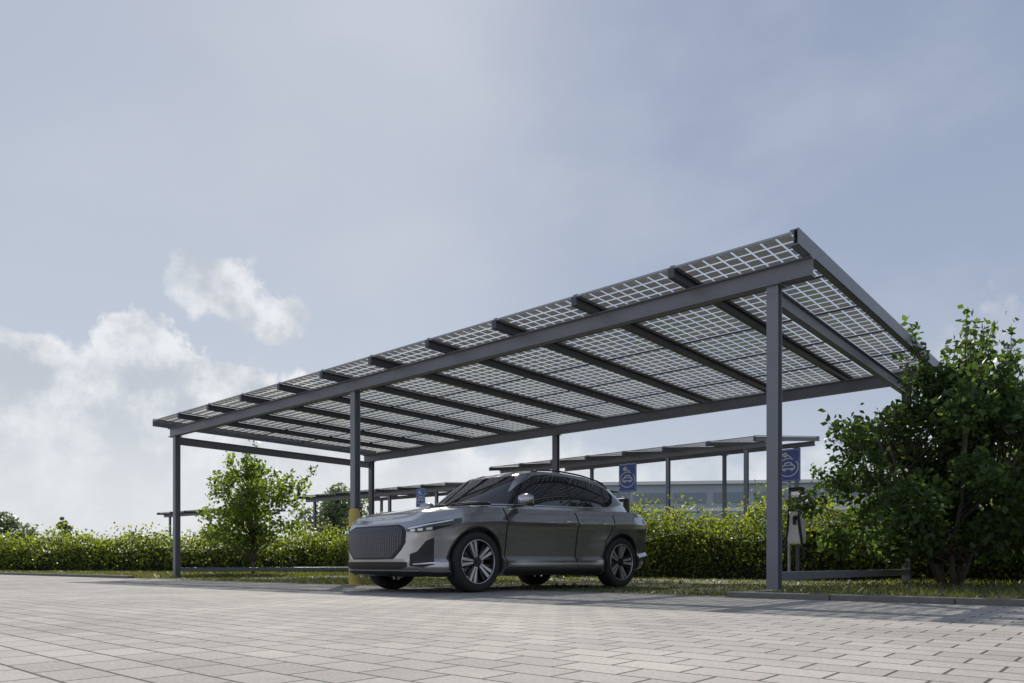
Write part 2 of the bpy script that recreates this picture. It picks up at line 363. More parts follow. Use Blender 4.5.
def Gs(u,t):
    b=cat(GB,u); q=cat(GT,u)
    zb=zsh(b[:,0])-.03; zt=np.interp(q[:,0],[-1.8,-1.3,-.9,-.4,0,.25,.4],[1.43,1.53,1.575,1.595,1.58,1.54,1.50])
    d=(b-q); L=np.linalg.norm(d,axis=1)[:,None]; off=d/L*.025*math.sin(math.pi*t)
    xy=b+(q-b)*t+off; z=zb+(zt-zb)*(t+.02*math.sin(math.pi*t))
    return np.c_[xy,z]
def cabin():
    us=np.linspace(0,11,121); rows=[Gs(us,t) for t in np.linspace(0,1,24)]
    for r_ in rows: r_[0,1]=0; r_[-1,1]=0
    rows.insert(0,np.c_[rows[0][:,0],rows[0][:,1]*0,rows[0][:,2]])
    e=rows[-1]
    for s in (.04,.1,.2,.35,.55,.8,1): rows.append(np.c_[e[:,0]*(1-.02*s),e[:,1]*(1-s),e[:,2]+.036*(1-(1-s)**2)*np.interp(e[:,0],[-1.8,-1.3,0,.4],[.25,1,1,.3])])
    R=np.array(rows); nr,nu=R.shape[:2]; V=[];Fs=[]
    for sgn in (1,-1):
        o=len(V); W=R.reshape(-1,3).copy(); W[:,1]*=sgn; V+=W.tolist()
        for i in range(nr-1):
            for j in range(nu-1):
                a=o+i*nu+j; f=[a,a+nu,a+nu+1,a+1]; Fs.append(f if sgn>0 else f[::-1])
    return V,Fs
def weld(o,d=.0006):
    bm=bmesh.new(); bm.from_mesh(o.data); bmesh.ops.remove_doubles(bm,verts=bm.verts,dist=d)
    bmesh.ops.dissolve_degenerate(bm,edges=bm.edges,dist=.0002)
    bmesh.ops.recalc_face_normals(bm,faces=bm.faces)
    for f in bm.faces: f.smooth=True
    bm.to_mesh(o.data); bm.free()

def build_car():
    FA=math.radians(-135.6)
    car=empty('parked_car',(-.055,10.27,0),FA,'dark grey compact electric SUV with silver-spoked wheels parked under the carport','car')
    body=G('body',shell(),M['paint'],car); weld(body)
    cab=G('cabin',cabin(),M['paint'],car); weld(cab)
    bvb=BVHTree.FromPolygons([v.co for v in body.data.vertices],[p.vertices[:] for p in body.data.polygons])
    bvc=BVHTree.FromPolygons([v.co for v in cab.data.vertices],[p.vertices[:] for p in cab.data.polygons])
    cutters=[]
    for x in (1.38,-1.38):
        for s in (1,-1):
            c=G('cut',cylgeo(.402,.75,(x,s*.93,.365),'Y',64),None,car); cutters.append(c)
    bpy.context.view_layer.update()
    for c in cutters:
        m=body.modifiers.new('b','BOOLEAN'); m.operation='DIFFERENCE'; m.object=c; m.solver='EXACT'
    dg=bpy.context.evaluated_depsgraph_get(); me=bpy.data.meshes.new_from_object(body.evaluated_get(dg))
    body.modifiers.clear(); 
    if len(me.polygons)>500:
        body.data=me
        me.materials.clear(); me.materials.append(M['paint'])
    for c in cutters: bpy.data.objects.remove(c)
    me=body.data; bm=bmesh.new(); bm.from_mesh(me)
    for e in bm.edges:
        if len(e.link_faces)==2 and e.calc_face_angle(0)>math.radians(20): e.smooth=False
    bm.to_mesh(me); bm.free()
    def ray(pt,d,bvs=(bvb,bvc)):
        best=None
        for b in bvs:
            h=b.ray_cast(Vector(pt),Vector(d))
            if h[0] is not None and (best is None or h[3]<best[2]): best=(h[0],h[1],h[3])
        return best
    def gridobj(name,pts,nr,nc,mat,par=car,flip=False,uv=None):
        Fs=[]
        for i in range(nr-1):
            for j in range(nc-1):
                a=i*nc+j; f=[a,a+1,a+nc+1,a+nc]; Fs.append(f[::-1] if flip else f)
        return mk(name,pts,Fs,mat,par,smooth=True,uv=uv)
    def sidepatch(name,xs,lo,hi,side,mat,off=.005,nc=40,nr=14,bvs=(bvb,bvc),par=car):
        X=np.linspace(xs[0],xs[1],nc); pts=[]
        for i in range(nr):
            for x in X:
                l=np.interp(x,*lo); h=np.interp(x,*hi); z=l+(h-l)*i/(nr-1)
                r=ray((x,side*2,z),(0,-side,0),bvs)
                if r is None: pts.append((x,side*.8,z)); continue
                p,nn,_=r; 
                if nn.y*side<0: nn=-nn
                pts.append(tuple(p+nn*off))
        return gridobj(name,pts,nr,nc,mat,par,flip=side<0)
    def spatch(name,u0,u1,lo,hi,mat,off=.005,nc=30,nr=8,par=car,uvm=False):
        U=np.linspace(u0,u1,nc); pts=[]; uv=[]
        for i in range(nr):
            f=i/(nr-1); l=np.interp(np.abs(U),*lo); h=np.interp(np.abs(U),*hi); T=l+(h-l)*f
            P=S(U,T); Pu=S(U+.03,T)-S(U-.03,T); Pt=S(U,T+.01)-S(U,T-.01)
            nn=np.cross(Pu,Pt); nn/=np.linalg.norm(nn,axis=1)[:,None]+1e-12
            c=P*np.array([1,1,0]); s=np.sign((nn*c).sum(1)); nn*=s[:,None]
            pts+=(P+nn*off).tolist(); uv+=[(P[k,1],T[k]) for k in range(nc)]
        return gridobj(name,pts,nr,nc,mat,par,uv=uv)
    hi=([-1.76,-1.6,-1.3,-.9,-.5,-.1,.14,.45,.72,.88],[1.24,1.345,1.46,1.52,1.545,1.54,1.51,1.355,1.19,1.09])
    lo=([-1.76,-1.5,-1.2,-.4,.88],[1.225,1.17,1.135,1.105,1.075])
    hi2=(hi[0],[v-.014 for v in hi[1]]); lo2=(lo[0],[v+.014 for v in lo[1]])
    for s in (1,-1):
        sidepatch('window_trim',(-1.76,.88),lo,hi,s,M['gloss_black'],.003,80,10,(bvc,))
        sidepatch('window_strip',(-1.76,.88),lo,(lo[0],[v+.012 for v in lo[1]]),s,M['silver'],.010,80,3,(bvc,))
        for a,b in ((.78,.50),(.47,-.40),(-.46,-1.18),(-1.24,-1.68)):
            sidepatch('side_window',(b,a),lo2,hi2,s,M['glass'],.007,40,10,(bvc,))
        for xs in ((.90,.918),(-.438,-.42)):
            sidepatch('door_seam',xs,([0,1],[.30,.30]),([0,1],[1.03,1.03]),s,M['seam'],.002,2,60,(bvb,))
        sp=[(-.42,.30),(-1.02,.30),(-1.0,.5),(-1.02,.66),(-1.12,.80),(-1.2,.95),(-1.22,1.05)]
        P=[]
        for k in range(len(sp)-1):
            for f in np.linspace(0,1,6)[:-1]:
                x=sp[k][0]+(sp[k+1][0]-sp[k][0])*f; z=sp[k][1]+(sp[k+1][1]-sp[k][1])*f
                r=ray((x,s*2,z),(0,-s,0),(bvb,)); 
                if r: P.append(tuple(r[0]))
        G('door_seam',tube(P,.007,5),M['seam'],car)
        P=[]
        for x in np.linspace(.90,-.42,24):
            r=ray((x,s*2,.30),(0,-s,0),(bvb,)); P.append(tuple(r[0]))
        G('door_seam',tube(P,.005,5),M['seam'],car)
        sidepatch('sill',(-.93,.93),([0,1],[.215,.215]),([-1,1],[.285,.285]),s,M['black'],.012,30,6,(bvb,))
        sidepatch('sill_strip',(-.85,.85),([0,1],[.335,.335]),([-.85,.85],[.36,.35]),s,M['silver'],.007,30,3,(bvb,))
        for hx in (-.28,-1.02):
            r=ray((hx,s*2,.90),(0,-s,0),(bvb,)); 
            G('door_handle',boxgeo(.20,.03,.034,(0,0,0),.012),M['silver'],car,loc=(hx,r[0].y+s*.018,.895),smooth=True)
        mir=G('wing_mirror',boxgeo(.13,.22,.135,(0,0,0),.045),M['paint'],car,loc=(.66,s*.99,1.14),rot=(0,0,-s*.12),smooth=True)
        G('mirror_cap',boxgeo(.135,.225,.03,(0,0,-.066),.012),M['gloss_black'],mir)
        G('mirror_stalk',boxgeo(.05,.18,.035,(0,-s*.14,-.07),.012),M['gloss_black'],mir)
        pts=[]
        for k in range(14):
            x=.10-k*1.62/13; rr=ray((x,s*.545,3),(0,0,-1),(bvc,)); z=rr[0].z if rr else 1.5
            pts.append((x,s*.545,z+.026*(math.sin(math.pi*k/13)**.3 if 0<k<13 else 0)))
        G('roof_rail',tube(pts,.012,8),M['gloss_black'],car,smooth=True)
        hl=spatch('headlight',s*1.92,s*4.35,([1.92,2.5,3.3,4.35],[.745,.70,.715,.81]),([1.92,2.5,3.3,4.35],[.79,.815,.845,.86]),M['lens'],.006)
        spatch('daytime_lamp',s*2.0,s*4.0,([2.0,3.3,4.0],[.772,.800,.833]),([2.0,3.3,4.0],[.79,.825,.848]),M['led'],.010,24,3,par=hl)
        for k,(a,b) in enumerate(((2.15,2.4),(2.55,2.8),(2.95,3.2))):
            spatch('lamp_module',s*a,s*b,([0,9],[.73,.73]),([0,9],[.762,.776]),M['led'],.011,5,3,par=hl)
        spatch('air_intake',s*2.12,s*3.3,([2.12,2.8,3.3],[.16,.14,.19]),([2.12,2.5,2.95,3.3],[.36,.40,.56,.60]),M['black'],.006)
        spatch('intake_blade',s*2.3,s*3.5,([2.3,3.5],[.185,.205]),([2.3,3.5],[.205,.225]),M['silver'],.012,20,3)
        spatch('tail_light',s*11.6,s*14.2,([11.6,14.2],[.80,.84]),([11.6,14.2],[.90,.90]),M['red'],.006)
    spatch('bumper_lip',-4.2,4.2,([0,9],[.01,.01]),([0,2,4.2],[.08,.07,.07]),M['black'],.010,80,5)
    spatch('bumper_blade',-2.6,2.6,([0,9],[.085,.085]),([0,9],[.105,.105]),M['silver'],.014,60,3)
    spatch('lower_intake',-1.95,1.95,([0,1.6,1.95],[.12,.12,.15]),([0,1.95],[.235,.23]),M['black'],.008,50,5)
    spatch('rear_bumper_lip',11.6,15,([0,9],[.01,.01]),([0,9],[.2,.2]),M['black'],.010,30,5)
    spatch('grille_frame',-1.88,1.88,([0,1.22,1.66,1.88],[.275,.28,.44,.56]),([0,1.40,1.78,1.88],[.875,.87,.81,.73]),M['black'],.010,60,14)
    gr=spatch('grille',-1.77,1.77,([0,1.15,1.57,1.77],[.305,.31,.465,.58]),([0,1.32,1.68,1.77],[.845,.84,.78,.71]),M['grille'],.014,60,20)
    nr,nc=16,40; pts=[]
    for i in range(nr):
        z=1.085+(1.495-1.085)*i/(nr-1); hw=np.interp(z,[1.085,1.495],[.725,.50])
        for j in range(nc):
            y=-hw+2*hw*j/(nc-1); r=ray((3.5,y,z),(-1,0,0),(bvc,))
            pts.append(tuple(r[0]+(r[1] if r[1].x>0 else -r[1])*.006) if r else (.8,y,z))
    gridobj('windscreen',pts,nr,nc,M['glass'])
    for s in (-1,1):
        P=[]
        for k in range(8):
            y=s*.1+k*.07-(.0 if s>0 else .45); z=1.10+.01*math.sin(k/7*3)
            r=ray((3.5,y,z),(-1,0,0),(bvc,)); P.append(tuple(r[0]+Vector((.02,0,.01))) if r else (1.1,y,z))
        G('wiper',tube(P,.008,6),M['black'],car)
    pts=[]
    for i in range(nr):
        z=1.16+(1.39-1.16)*i/(nr-1); hw=np.interp(z,[1.16,1.39],[.50,.42])
        for j in range(nc):
            y=-hw+2*hw*j/(nc-1); r=ray((-3.5,y,z),(1,0,0),(bvc,))
            pts.append(tuple(r[0]+(r[1] if r[1].x<0 else -r[1])*.006) if r else (-1.9,y,z))
    gridobj('rear_window',pts,nr,nc,M['glass'],flip=True)
    G('spoiler',boxgeo(.24,.92,.022,(-1.82,0,1.445),.010),M['gloss_black'],car,smooth=True)
    G('underbody',boxgeo(4.0,1.2,.16,(0,0,.27),.02),M['black'],car)
    for s in (1,-1):
        P=[]
        for k in range(14):
            x=1.12+k*(1.98-1.12)/13; y=s*(.70-.10*(k/13)**2); r=ray((x,y,3),(0,0,-1),(bvb,))
            P.append(tuple(r[0]+Vector((0,0,-.001))))
        G('bonnet_seam',tube(P,.004,4),M['seam'],car)
    prof=[(.262,-.10),(.285,-.115),(.33,-.118),(.355,-.10),(.364,-.06),(.366,0),(.364,.06),(.355,.10),(.33,.118),(.285,.115),(.262,.10)]
    n=72; V=[];Fs=[]
    for k in range(n):
        t=2*math.pi*k/n
        for (rr,y) in prof: V.append((rr*math.cos(t),y,rr*math.sin(t)))
    m_=len(prof)
    for k in range(n):
        for i in range(m_-1): a=k*m_+i; b=((k+1)%n)*m_+i; Fs.append([a,a+1,b+1,b])
    tyre=(V,Fs)
    pr2=[(.268,.108),(.262,.112),(.252,.106),(.245,.09),(.235,.0),(.235,-.10)]
    V=[];Fs=[]; m2=len(pr2)
    for k in range(n):
        t=2*math.pi*k/n
        for (rr,y) in pr2: V.append((rr*math.cos(t),y,rr*math.sin(t)))
    for k in range(n):
        for i in range(m2-1): a=k*m2+i; b=((k+1)%n)*m2+i; Fs.append([a,a+1,b+1,b])
    barrel=(V,Fs)
    def spoke(a0,a1,r0,r1,w0,w1,y0,y1,th=.03):
        V=[]
        for (a,r_,w,y) in ((a0,r0,w0,y0),(a1,r1,w1,y1)):
            c=np.array([math.cos(a)*r_,0,math.sin(a)*r_]); tn=np.array([-math.sin(a),0,math.cos(a)])
            for (sw,dy) in ((-1,-th),(-.8,0),(.8,0),(1,-th)):
                q=c+tn*w*sw; V.append((q[0],y+dy,q[2]))
        return V,[(0,1,5,4),(1,2,6,5),(2,3,7,6),(3,0,4,7),(0,3,2,1),(4,5,6,7)]
    sp=[]; spd=[]
    for k in range(5):
        a=2*math.pi*k/5+math.pi/2
        for d in (-1,1):
            sp.append(spoke(a+d*.24,a+d*.15,.05,.258,.012,.026,.088,.097))
            spd.append(spoke(a+d*.3,a+d*.42,.06,.25,.010,.016,.060,.075))
    def wheel(x,s):
        w=empty('wheel',(x,s*.815,.366),0); w.parent=car
        w.rotation_euler=(0,.3 if x>0 else 1.0,math.pi if s<0 else 0)
        G('tyre',tyre,M['rubber'],w,smooth=True)
        rim=G('rim',barrel,M['rimdark'],w,smooth=True)
        G('spokes',join(*sp),M['silver'],rim)
        G('dark_spokes',join(*spd),M['rimdark'],rim)
        G('rim_edge',tube([(.257*math.cos(t),.108,.257*math.sin(t)) for t in np.linspace(0,2*math.pi,61)],.006,6),M['silver'],rim,smooth=True)
        G('hub',join(cylgeo(.060,.03,(0,.08,0),'Y',30),cylgeo(.035,.012,(0,.099,0),'Y',24)),M['rimdark'],rim)
        G('brake_disc',cylgeo(.17,.02,(0,.0,0),'Y',40),M['galv'],rim)
    for x in (1.38,-1.38):
        for s in (1,-1): wheel(x,s)
    for xa in (1.38,-1.38):
        for s in (1,-1):
            V=[]; K=48
            for k in range(K+1):
                t=math.radians(-14)+math.radians(208)*k/K
                for rr,off in ((.398,-.03),(.400,.008),(.420,.009),(.426,-.004)):
                    x=xa+rr*math.cos(t); z=.365+rr*math.sin(t); z2=max(z,.23)
                    rcast=ray((x,s*2,z2),(0,-s,0),(bvb,)); y=abs(rcast[0].y) if rcast else .88
                    y=max(y,.86)
                    V.append((x,s*(y+off),z))
            Fs=[]
            for k in range(K):
                for i in range(3): a=k*4+i; Fs.append([a,a+1,a+5,a+4] if s<0 else [a,a+4,a+5,a+1])
            mk('wheel_arch',V,Fs,M['black'],car,smooth=True)
    return car
build_car()

# ---------------------------------------------------------------- signs, charger, bollard
def ev_icon(par):
    w,h=.45,.62
    y=-.012
    V=[];Fs=[]
    def seg(p,q,t):
        p=np.array(p,float);q=np.array(q,float);d=q-p; d=d/np.linalg.norm(d); nn=np.array([-d[1],d[0]])*t/2
        return [(p[0]-nn[0],y-.003,p[1]-nn[1]),(q[0]-nn[0],y-.003,q[1]-nn[1]),(q[0]+nn[0],y-.003,q[1]+nn[1]),(p[0]+nn[0],y-.003,p[1]+nn[1])]
    def add(pts,closed=True,t=.014):
        L=list(zip(pts[:-1],pts[1:]))+([(pts[-1],pts[0])] if closed else [])
        for p,q in L:
            o=len(V); k=len(Fs); V.extend([(a,b-k*.00003,c) for a,b,c in seg(p,q,t)]); Fs.append((o,o+1,o+2,o+3))
    zc=-.03
    add([(-.12,zc-.04),(-.12,zc+.01),(-.08,zc+.03),(-.05,zc+.08),(.05,zc+.08),(.08,zc+.03),(.12,zc+.01),(.12,zc-.04)],True,.024)
    for cx in (-.07,.07): add([(cx+.022*math.cos(t),zc-.05+.022*math.sin(t)) for t in np.linspace(0,2*math.pi,10)[:-1]],True,.018)
    add([(-.08,zc+.03),(.08,zc+.03)],False,.016)
    add([(.19*math.cos(t),zc-.01+.17*math.sin(t)) for t in np.linspace(math.radians(60),math.radians(400),26)],False,.018)
    add([(.06,.14),(.0,.19),(-.03,.2)],False,.018); add([(-.08,.17),(-.03,.17),(-.03,.23),(-.08,.23)],True,.028); add([(-.08,.185),(-.12,.185)],False,.014); add([(-.08,.215),(-.12,.215)],False,.014)
    mk('car_and_plug_symbol',V,Fs,M['white'],par)
    V=[];Fs=[]
    L=[(-w/2+.018,-h/2+.018),(w/2-.018,-h/2+.018),(w/2-.018,h/2-.018),(-w/2+.018,h/2-.018)]
    for k in range(4):
        o=len(V); V.extend([(a,b-k*.00003,c) for a,b,c in seg(L[k],L[(k+1)%4],.007)]); Fs.append((o,o+1,o+2,o+3))
    mk('sign_border',V,Fs,M['white'],par)
def sign(loc,rot,ztop,label):
    s=empty('charging_sign',loc,rot,label,'sign','blue charging signs')
    G('post',cylgeo(.03,ztop,(0,.035,ztop/2),'Z',16),M['galv'],s)
    pl=G('sign_plate',boxgeo(.45,.02,.62,(0,0,0),.004),M['blue'],s,loc=(0,-.008,ztop-.31))
    ev_icon(pl); return s
sign((5.25,13.95,0),TH,2.52,'blue charging sign with white car symbol above the charger')
sign((2.57,16.3,0),TH,2.56,'blue charging sign with white car symbol behind the parked car')
sign((-3.1,25,0),TH,2.9,'blue charging sign standing near the distant carport')

def charger(loc,rot,label):
    c=empty('charging_station',loc,rot,label,'charging station','charging stations')
    G('pedestal',boxgeo(.07,.06,.68,(0,.05,.34),.01),M['steel_dark'],c)
    b=G('housing',boxgeo(.32,.18,.62,(0,0,0),.07),M['white'],c,loc=(0,0,1.02))
    G('head_unit',boxgeo(.28,.15,.44,(0,0,.535),.03),M['black'],b)
    G('front_panel',boxgeo(.20,.012,.26,(0,-.082,.56),.004),M['gloss_black'],b)
    G('display',boxgeo(.14,.006,.09,(0,-.092,.62),.002),M['led'],b)
    G('socket',cylgeo(.045,.03,(0,-.10,.18),'Y',20),M['black'],b)
    for q,(x0,w,d0) in enumerate(((-.10,.07,.80),(.07,.13,.92))):
        P=[(x0+w*math.sin(t*math.pi)*(1 if q else -1),-.13-.02*q-.02*math.sin(t*math.pi),1.48-d0*math.sin(t*math.pi)**.75-.22*t) for t in np.linspace(0,1,28)]
        G('charging_cable',tube(P,.015,8),M['black'],c,smooth=True)
    G('plug',join(cylgeo(.028,.14,(.0,-.14,1.14),'Z',16),boxgeo(.05,.08,.05,(0,-.13,1.20),.01)),M['black'],c)
    return c
charger((5.33,13.75,0),TH,'white and black charging station with hanging cables under sign')
charger((2.42,16.1,0),TH,'white charging station partly hidden by the parked car')

bo=empty('bollard',(-2.49,11.6,0),0,'yellow guard bollard beside the carport post','bollard')
G('bollard_tube',join(cylgeo(.085,1.18,(0,0,.59),'Z',24),cylgeo(.085,.03,(0,0,1.195),'Z',24,.06)),M['yellow'],bo)
G('base_plate',boxgeo(.26,.26,.02,(0,0,.012),.004),M['yellow'],bo)
G('warning_band',cylgeo(.0875,.14,(0,0,.85),'Z',24),M['black'],bo)

# ---------------------------------------------------------------- vegetation
def hedge(path,h,w,nleaf,size,label,mat=M['leaf_hedge'],hv=.18):
    p0=path[0]
    root=empty('hedge',(p0[0],p0[1],0),0,label,'hedge')
    P=np.array(path,float)-np.array(p0); seg=np.linalg.norm(np.diff(P,axis=0),axis=1); cum=np.r_[0,np.cumsum(seg)]; L=cum[-1]
    def at(s): return np.c_[np.interp(s,cum,P[:,0]),np.interp(s,cum,P[:,1])]
    K=max(8,int(L/.7)); V=[];Fs=[]
    for k in range(K+1):
        s=L*k/K; c=at([s])[0]; d=(at([min(s+.1,L)])-at([max(s-.1,0)]))[0]; d/=np.linalg.norm(d); nn=np.array([-d[1],d[0]])
        hh=h*(.60+.08*math.sin(k*1.3))
        for (a,z) in ((-.30,0),(-.30,.5),(-.14,1),(.14,1),(.30,.5),(.30,0)): V.append((c[0]+nn[0]*a*w,c[1]+nn[1]*a*w,hh*z))
        if k:
            for i in range(5): a=(k-1)*6+i; Fs.append([a,a+1,a+7,a+6])
    mk('hedge_core',V,Fs,M['soil'],root)
    s=rng.random(nleaf)*L; c=at(s); d=at(np.minimum(s+.1,L))-at(np.maximum(s-.1,0)); d/=np.linalg.norm(d,axis=1)[:,None]+1e-9
    nn=np.c_[-d[:,1],d[:,0]]
    top=h*(1+hv*(.5*np.sin(s*1.7)+.5*np.sin(s*4.3+1)*np.sin(s*.9)+.35*np.sin(s*9.1)))
    th=rng.random(nleaf)*math.pi
    rad=(.78+.3*rng.random(nleaf)**.7)
    bulge=1+.12*np.sin(s*5.1+th*3)
    a=np.cos(th)*w*.5*rad*bulge; z=np.abs(np.sin(th))**.45*top*rad*.94
    m=rng.random(nleaf)<.5; z=np.where(m,z*rng.random(nleaf)**.55,z)
    k=rng.random(nleaf)<.04; z=np.where(k,top*(1+.2*rng.random(nleaf)),z)
    C=np.c_[c+nn*a[:,None],np.maximum(z,.02)]
    leafmesh('hedge_foliage',C,size,mat,root)
    return root
hedge([WP(-9,8.8)[:2],WP(0,8.4)[:2],WP(9,8.5)[:2],WP(20,8.5)[:2]],1.60,1.5,72000,.095,'long leafy green hedge behind the parking bays and chargers')
hedge([WP(20.3,8.5)[:2],(-14,29.6),(-24,31.5),(-40,33)],1.48,1.8,38000,.14,'leafy green hedge bordering the field beyond the lane')

def clumps(cs,rs,n,sq=1):
    out=[]
    for c,r_ in zip(cs,rs):
        k=int(n*r_*r_/np.mean(np.array(rs)**2))
        d=rng.normal(size=(k,3)); d/=np.linalg.norm(d,axis=1)[:,None]; rr=r_*(.25+.85*rng.random(k)**.8)
        out.append(np.array(c)+d*rr[:,None]*np.array([1,1,sq]))
    return np.concatenate(out)
def tree(loc,H,R,zb,ncl,nleaf,size,label,mat,name='tree',trunk_r=.05,stems=1,shape=1.0,cr=.34,cat_='tree',seed=1,shoots=0,edge=.7,low=.12,off=.35):
    global rng
    rng=np.random.default_rng(seed); rd=random.Random(seed)
    root=empty(name,(loc[0],loc[1],0),0,label,cat_)
    gs=[]; cs=[];rs=[]
    tops=[]
    for s in range(stems):
        a=rd.random()*6.28; sp=(R*off if stems>1 else .06)
        top=(math.cos(a)*sp,math.sin(a)*sp,H*(.8 if stems>1 else .9))
        b=(math.cos(a)*.10*(stems>1),math.sin(a)*.10*(stems>1),-.05)
        pts=[tuple(b[i]+(top[i]-b[i])*t+(rd.uniform(-.04,.04)*H*.3 if 0<t<1 and i<2 else 0) for i in range(3)) for t in (0,.25,.5,.75,1)]
        gs.append(tube(pts,[trunk_r*(1-.75*t) for t in (0,.25,.5,.75,1)],7)); tops.append(pts)
    for k in range(ncl):
        z=zb+(H-zb)*(k+.5)/ncl
        f=(z-zb)/(H-zb); prof=(math.sin(math.pi*min(1,max(0,(f*(.98-low)+low))))**.7)*shape
        a=rd.random()*6.28
        rr=R*prof*(.45+.55*rd.random()) if rd.random()<edge else R*prof*.4*rd.random()
        c=(math.cos(a)*rr,math.sin(a)*rr,z); q=R*cr*rd.uniform(.5,1.3)*(.75 if f>.85 else 1)
        cs.append(c); rs.append(q)
        pts=tops[rd.randrange(len(tops))]; zi=max(.12*H,z-.35*R-rd.random()*.3); t=min(1,zi/pts[-1][2])
        i=min(3,int(t*4)); ft=t*4-i; s0=[pts[i][j]+(pts[i+1][j]-pts[i][j])*ft for j in range(3)]
        mid=[(s0[j]+c[j])/2+(.05*R if j==2 else 0) for j in range(3)]
        gs.append(tube([s0,mid,c],[trunk_r*.4,trunk_r*.25,trunk_r*.08],5))
    C=clumps(cs,rs,nleaf/ncl,.8)
    ex=[]
    for k in range(shoots):
        c=cs[rd.randrange(len(cs)//3,len(cs))]; out=Vector((c[0],c[1],max(.2,(c[2]-H*.45)))).normalized()
        d=(out+Vector((rd.uniform(-.4,.4),rd.uniform(-.4,.4),rd.uniform(.0,.8)))).normalized(); L=R*rd.uniform(.25,.48)
        p1=Vector(c)+d*L*.6; p2=Vector(c)+d*L+Vector((0,0,-.04*L))
        gs.append(tube([c,tuple(p1),tuple(p2)],[.010,.007,.003],4))
        m_=int(30*L/.8); t=rng.random(m_)**.8; ex.append(np.array(c)+np.array(d)*(t*L)[:,None]+rng.normal(size=(m_,3))*size*.6)
    if ex: C=np.concatenate([C]+ex)
    G('trunk',join(*gs),M['bark'],root,smooth=True)
    C=C[C[:,2]>.05]
    leafmesh('crown',C,size,mat,root,aspect=.62)
    return root
tree((-7.75,22.0),3.25,1.8,.95,60,5600,.13,'young airy green broadleaf tree standing on the grass verge',M['leaf_tree'],'tree',.06,1,cr=.22,seed=5,shoots=26,low=.2)
tree((6.75,11.3),3.15,2.2,.50,120,24000,.11,'large green shrub with loose shoots beside the carport corner',M['leaf_bush'],'shrub',.045,9,1.0,.165,'shrub',seed=11,shoots=120,low=.2,off=.5)
tree((9.1,12.2),3.2,1.95,.45,70,13000,.115,'green shrub next to the larger shrub by the kerb',M['leaf_bush'],'shrub',.04,6,1.0,.18,'shrub',seed=12,shoots=50,low=.2,off=.5)
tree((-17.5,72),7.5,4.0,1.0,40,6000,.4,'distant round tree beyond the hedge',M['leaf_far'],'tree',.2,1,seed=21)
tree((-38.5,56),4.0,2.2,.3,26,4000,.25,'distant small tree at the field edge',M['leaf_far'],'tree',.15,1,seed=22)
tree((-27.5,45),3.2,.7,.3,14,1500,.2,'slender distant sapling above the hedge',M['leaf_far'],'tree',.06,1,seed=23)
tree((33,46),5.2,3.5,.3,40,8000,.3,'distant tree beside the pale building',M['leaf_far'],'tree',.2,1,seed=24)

# ---------------------------------------------------------------- building
bl=empty('industrial_building',(22,64,0),-.12,'long low pale grey-blue industrial building beyond the hedge','building')
G('wall',boxgeo(44,14,6.6,(3,0,3.3)),M['wall'],bl)
G('roof',boxgeo(44.6,14.6,.25,(3,0,6.73)),M['white'],bl)
proto=None
for i in range(14):
    x=-16.5+i*3.1
    if proto is None: proto=G('window',boxgeo(2.5,.06,.8,(0,0,0)),M['wallwin'],bl); p=proto
    else: p=proto.copy(); col.objects.link(p); p.parent=bl
    p.location=(x,-7.04,5.55)
G('wall_band',boxgeo(44.1,.1,.25,(3,-7.06,4.6)),M['white'],bl)

# ---------------------------------------------------------------- world
w=bpy.data.worlds.new('World'); scene.world=w; w.use_nodes=True; nt=w.node_tree; nt.nodes.clear()
out=N(nt,'ShaderNodeOutputWorld'); bg=N(nt,'ShaderNodeBackground'); bg.inputs['Strength'].default_value=.1
nt.links.new(bg.outputs[0],out.inputs[0])
AZ=math.radians(-8); EL=math.radians(40)
sky=N(nt,'ShaderNodeTexSky',sky_type='NISHITA'); sky.sun_disc=False; sky.sun_elevation=EL; sky.sun_rotation=AZ%(2*math.pi); sky.dust_density=1; sky.air_density=1
tc=N(nt,'ShaderNodeTexCoord'); nv=N(nt,'ShaderNodeVectorMath',operation='NORMALIZE'); nt.links.new(tc.outputs['Generated'],nv.inputs[0]); D=nv.outputs[0]
sx=N(nt,'ShaderNodeSeparateXYZ'); nt.links.new(D,sx.inputs[0])
def mr(v,a,b,c=0,d=1,smooth=True):
    n=N(nt,'ShaderNodeMapRange'); n.interpolation_type='SMOOTHSTEP' if smooth else 'LINEAR'; setin(n,From_Min=a,From_Max=b,To_Min=c,To_Max=d); nt.links.new(v,n.inputs['Value']); return n.outputs[0]
def mth(op,a,b=None):
    n=N(nt,'ShaderNodeMath',operation=op)
    for i,x in enumerate((a,b)):
        if x is None: continue
        if isinstance(x,(int,float)): n.inputs[i].default_value=x
        else: nt.links.new(x,n.inputs[i])
    return n.outputs[0]
def pdir(px,py):
    v=Vector(((px-512)/F_PX,1,(HY-py)/F_PX)); return v.normalized()
wn=N(nt,'ShaderNodeTexNoise'); setin(wn,Scale=13.0,Detail=9.0,Roughness=.58); nt.links.new(D,wn.inputs['Vector'])
ws=N(nt,'ShaderNodeVectorMath',operation='SUBTRACT'); nt.links.new(wn.outputs['Color'],ws.inputs[0]); ws.inputs[1].default_value=(.5,.5,.5)
wsc=N(nt,'ShaderNodeVectorMath',operation='SCALE'); nt.links.new(ws.outputs[0],wsc.inputs[0]); wsc.inputs['Scale'].default_value=.12
wa=N(nt,'ShaderNodeVectorMath',operation='ADD'); nt.links.new(D,wa.inputs[0]); nt.links.new(wsc.outputs[0],wa.inputs[1])
wnm=N(nt,'ShaderNodeVectorMath',operation='NORMALIZE'); nt.links.new(wa.outputs[0],wnm.inputs[0]); DW=wnm.outputs[0]
sxw=N(nt,'ShaderNodeSeparateXYZ'); nt.links.new(DW,sxw.inputs[0])
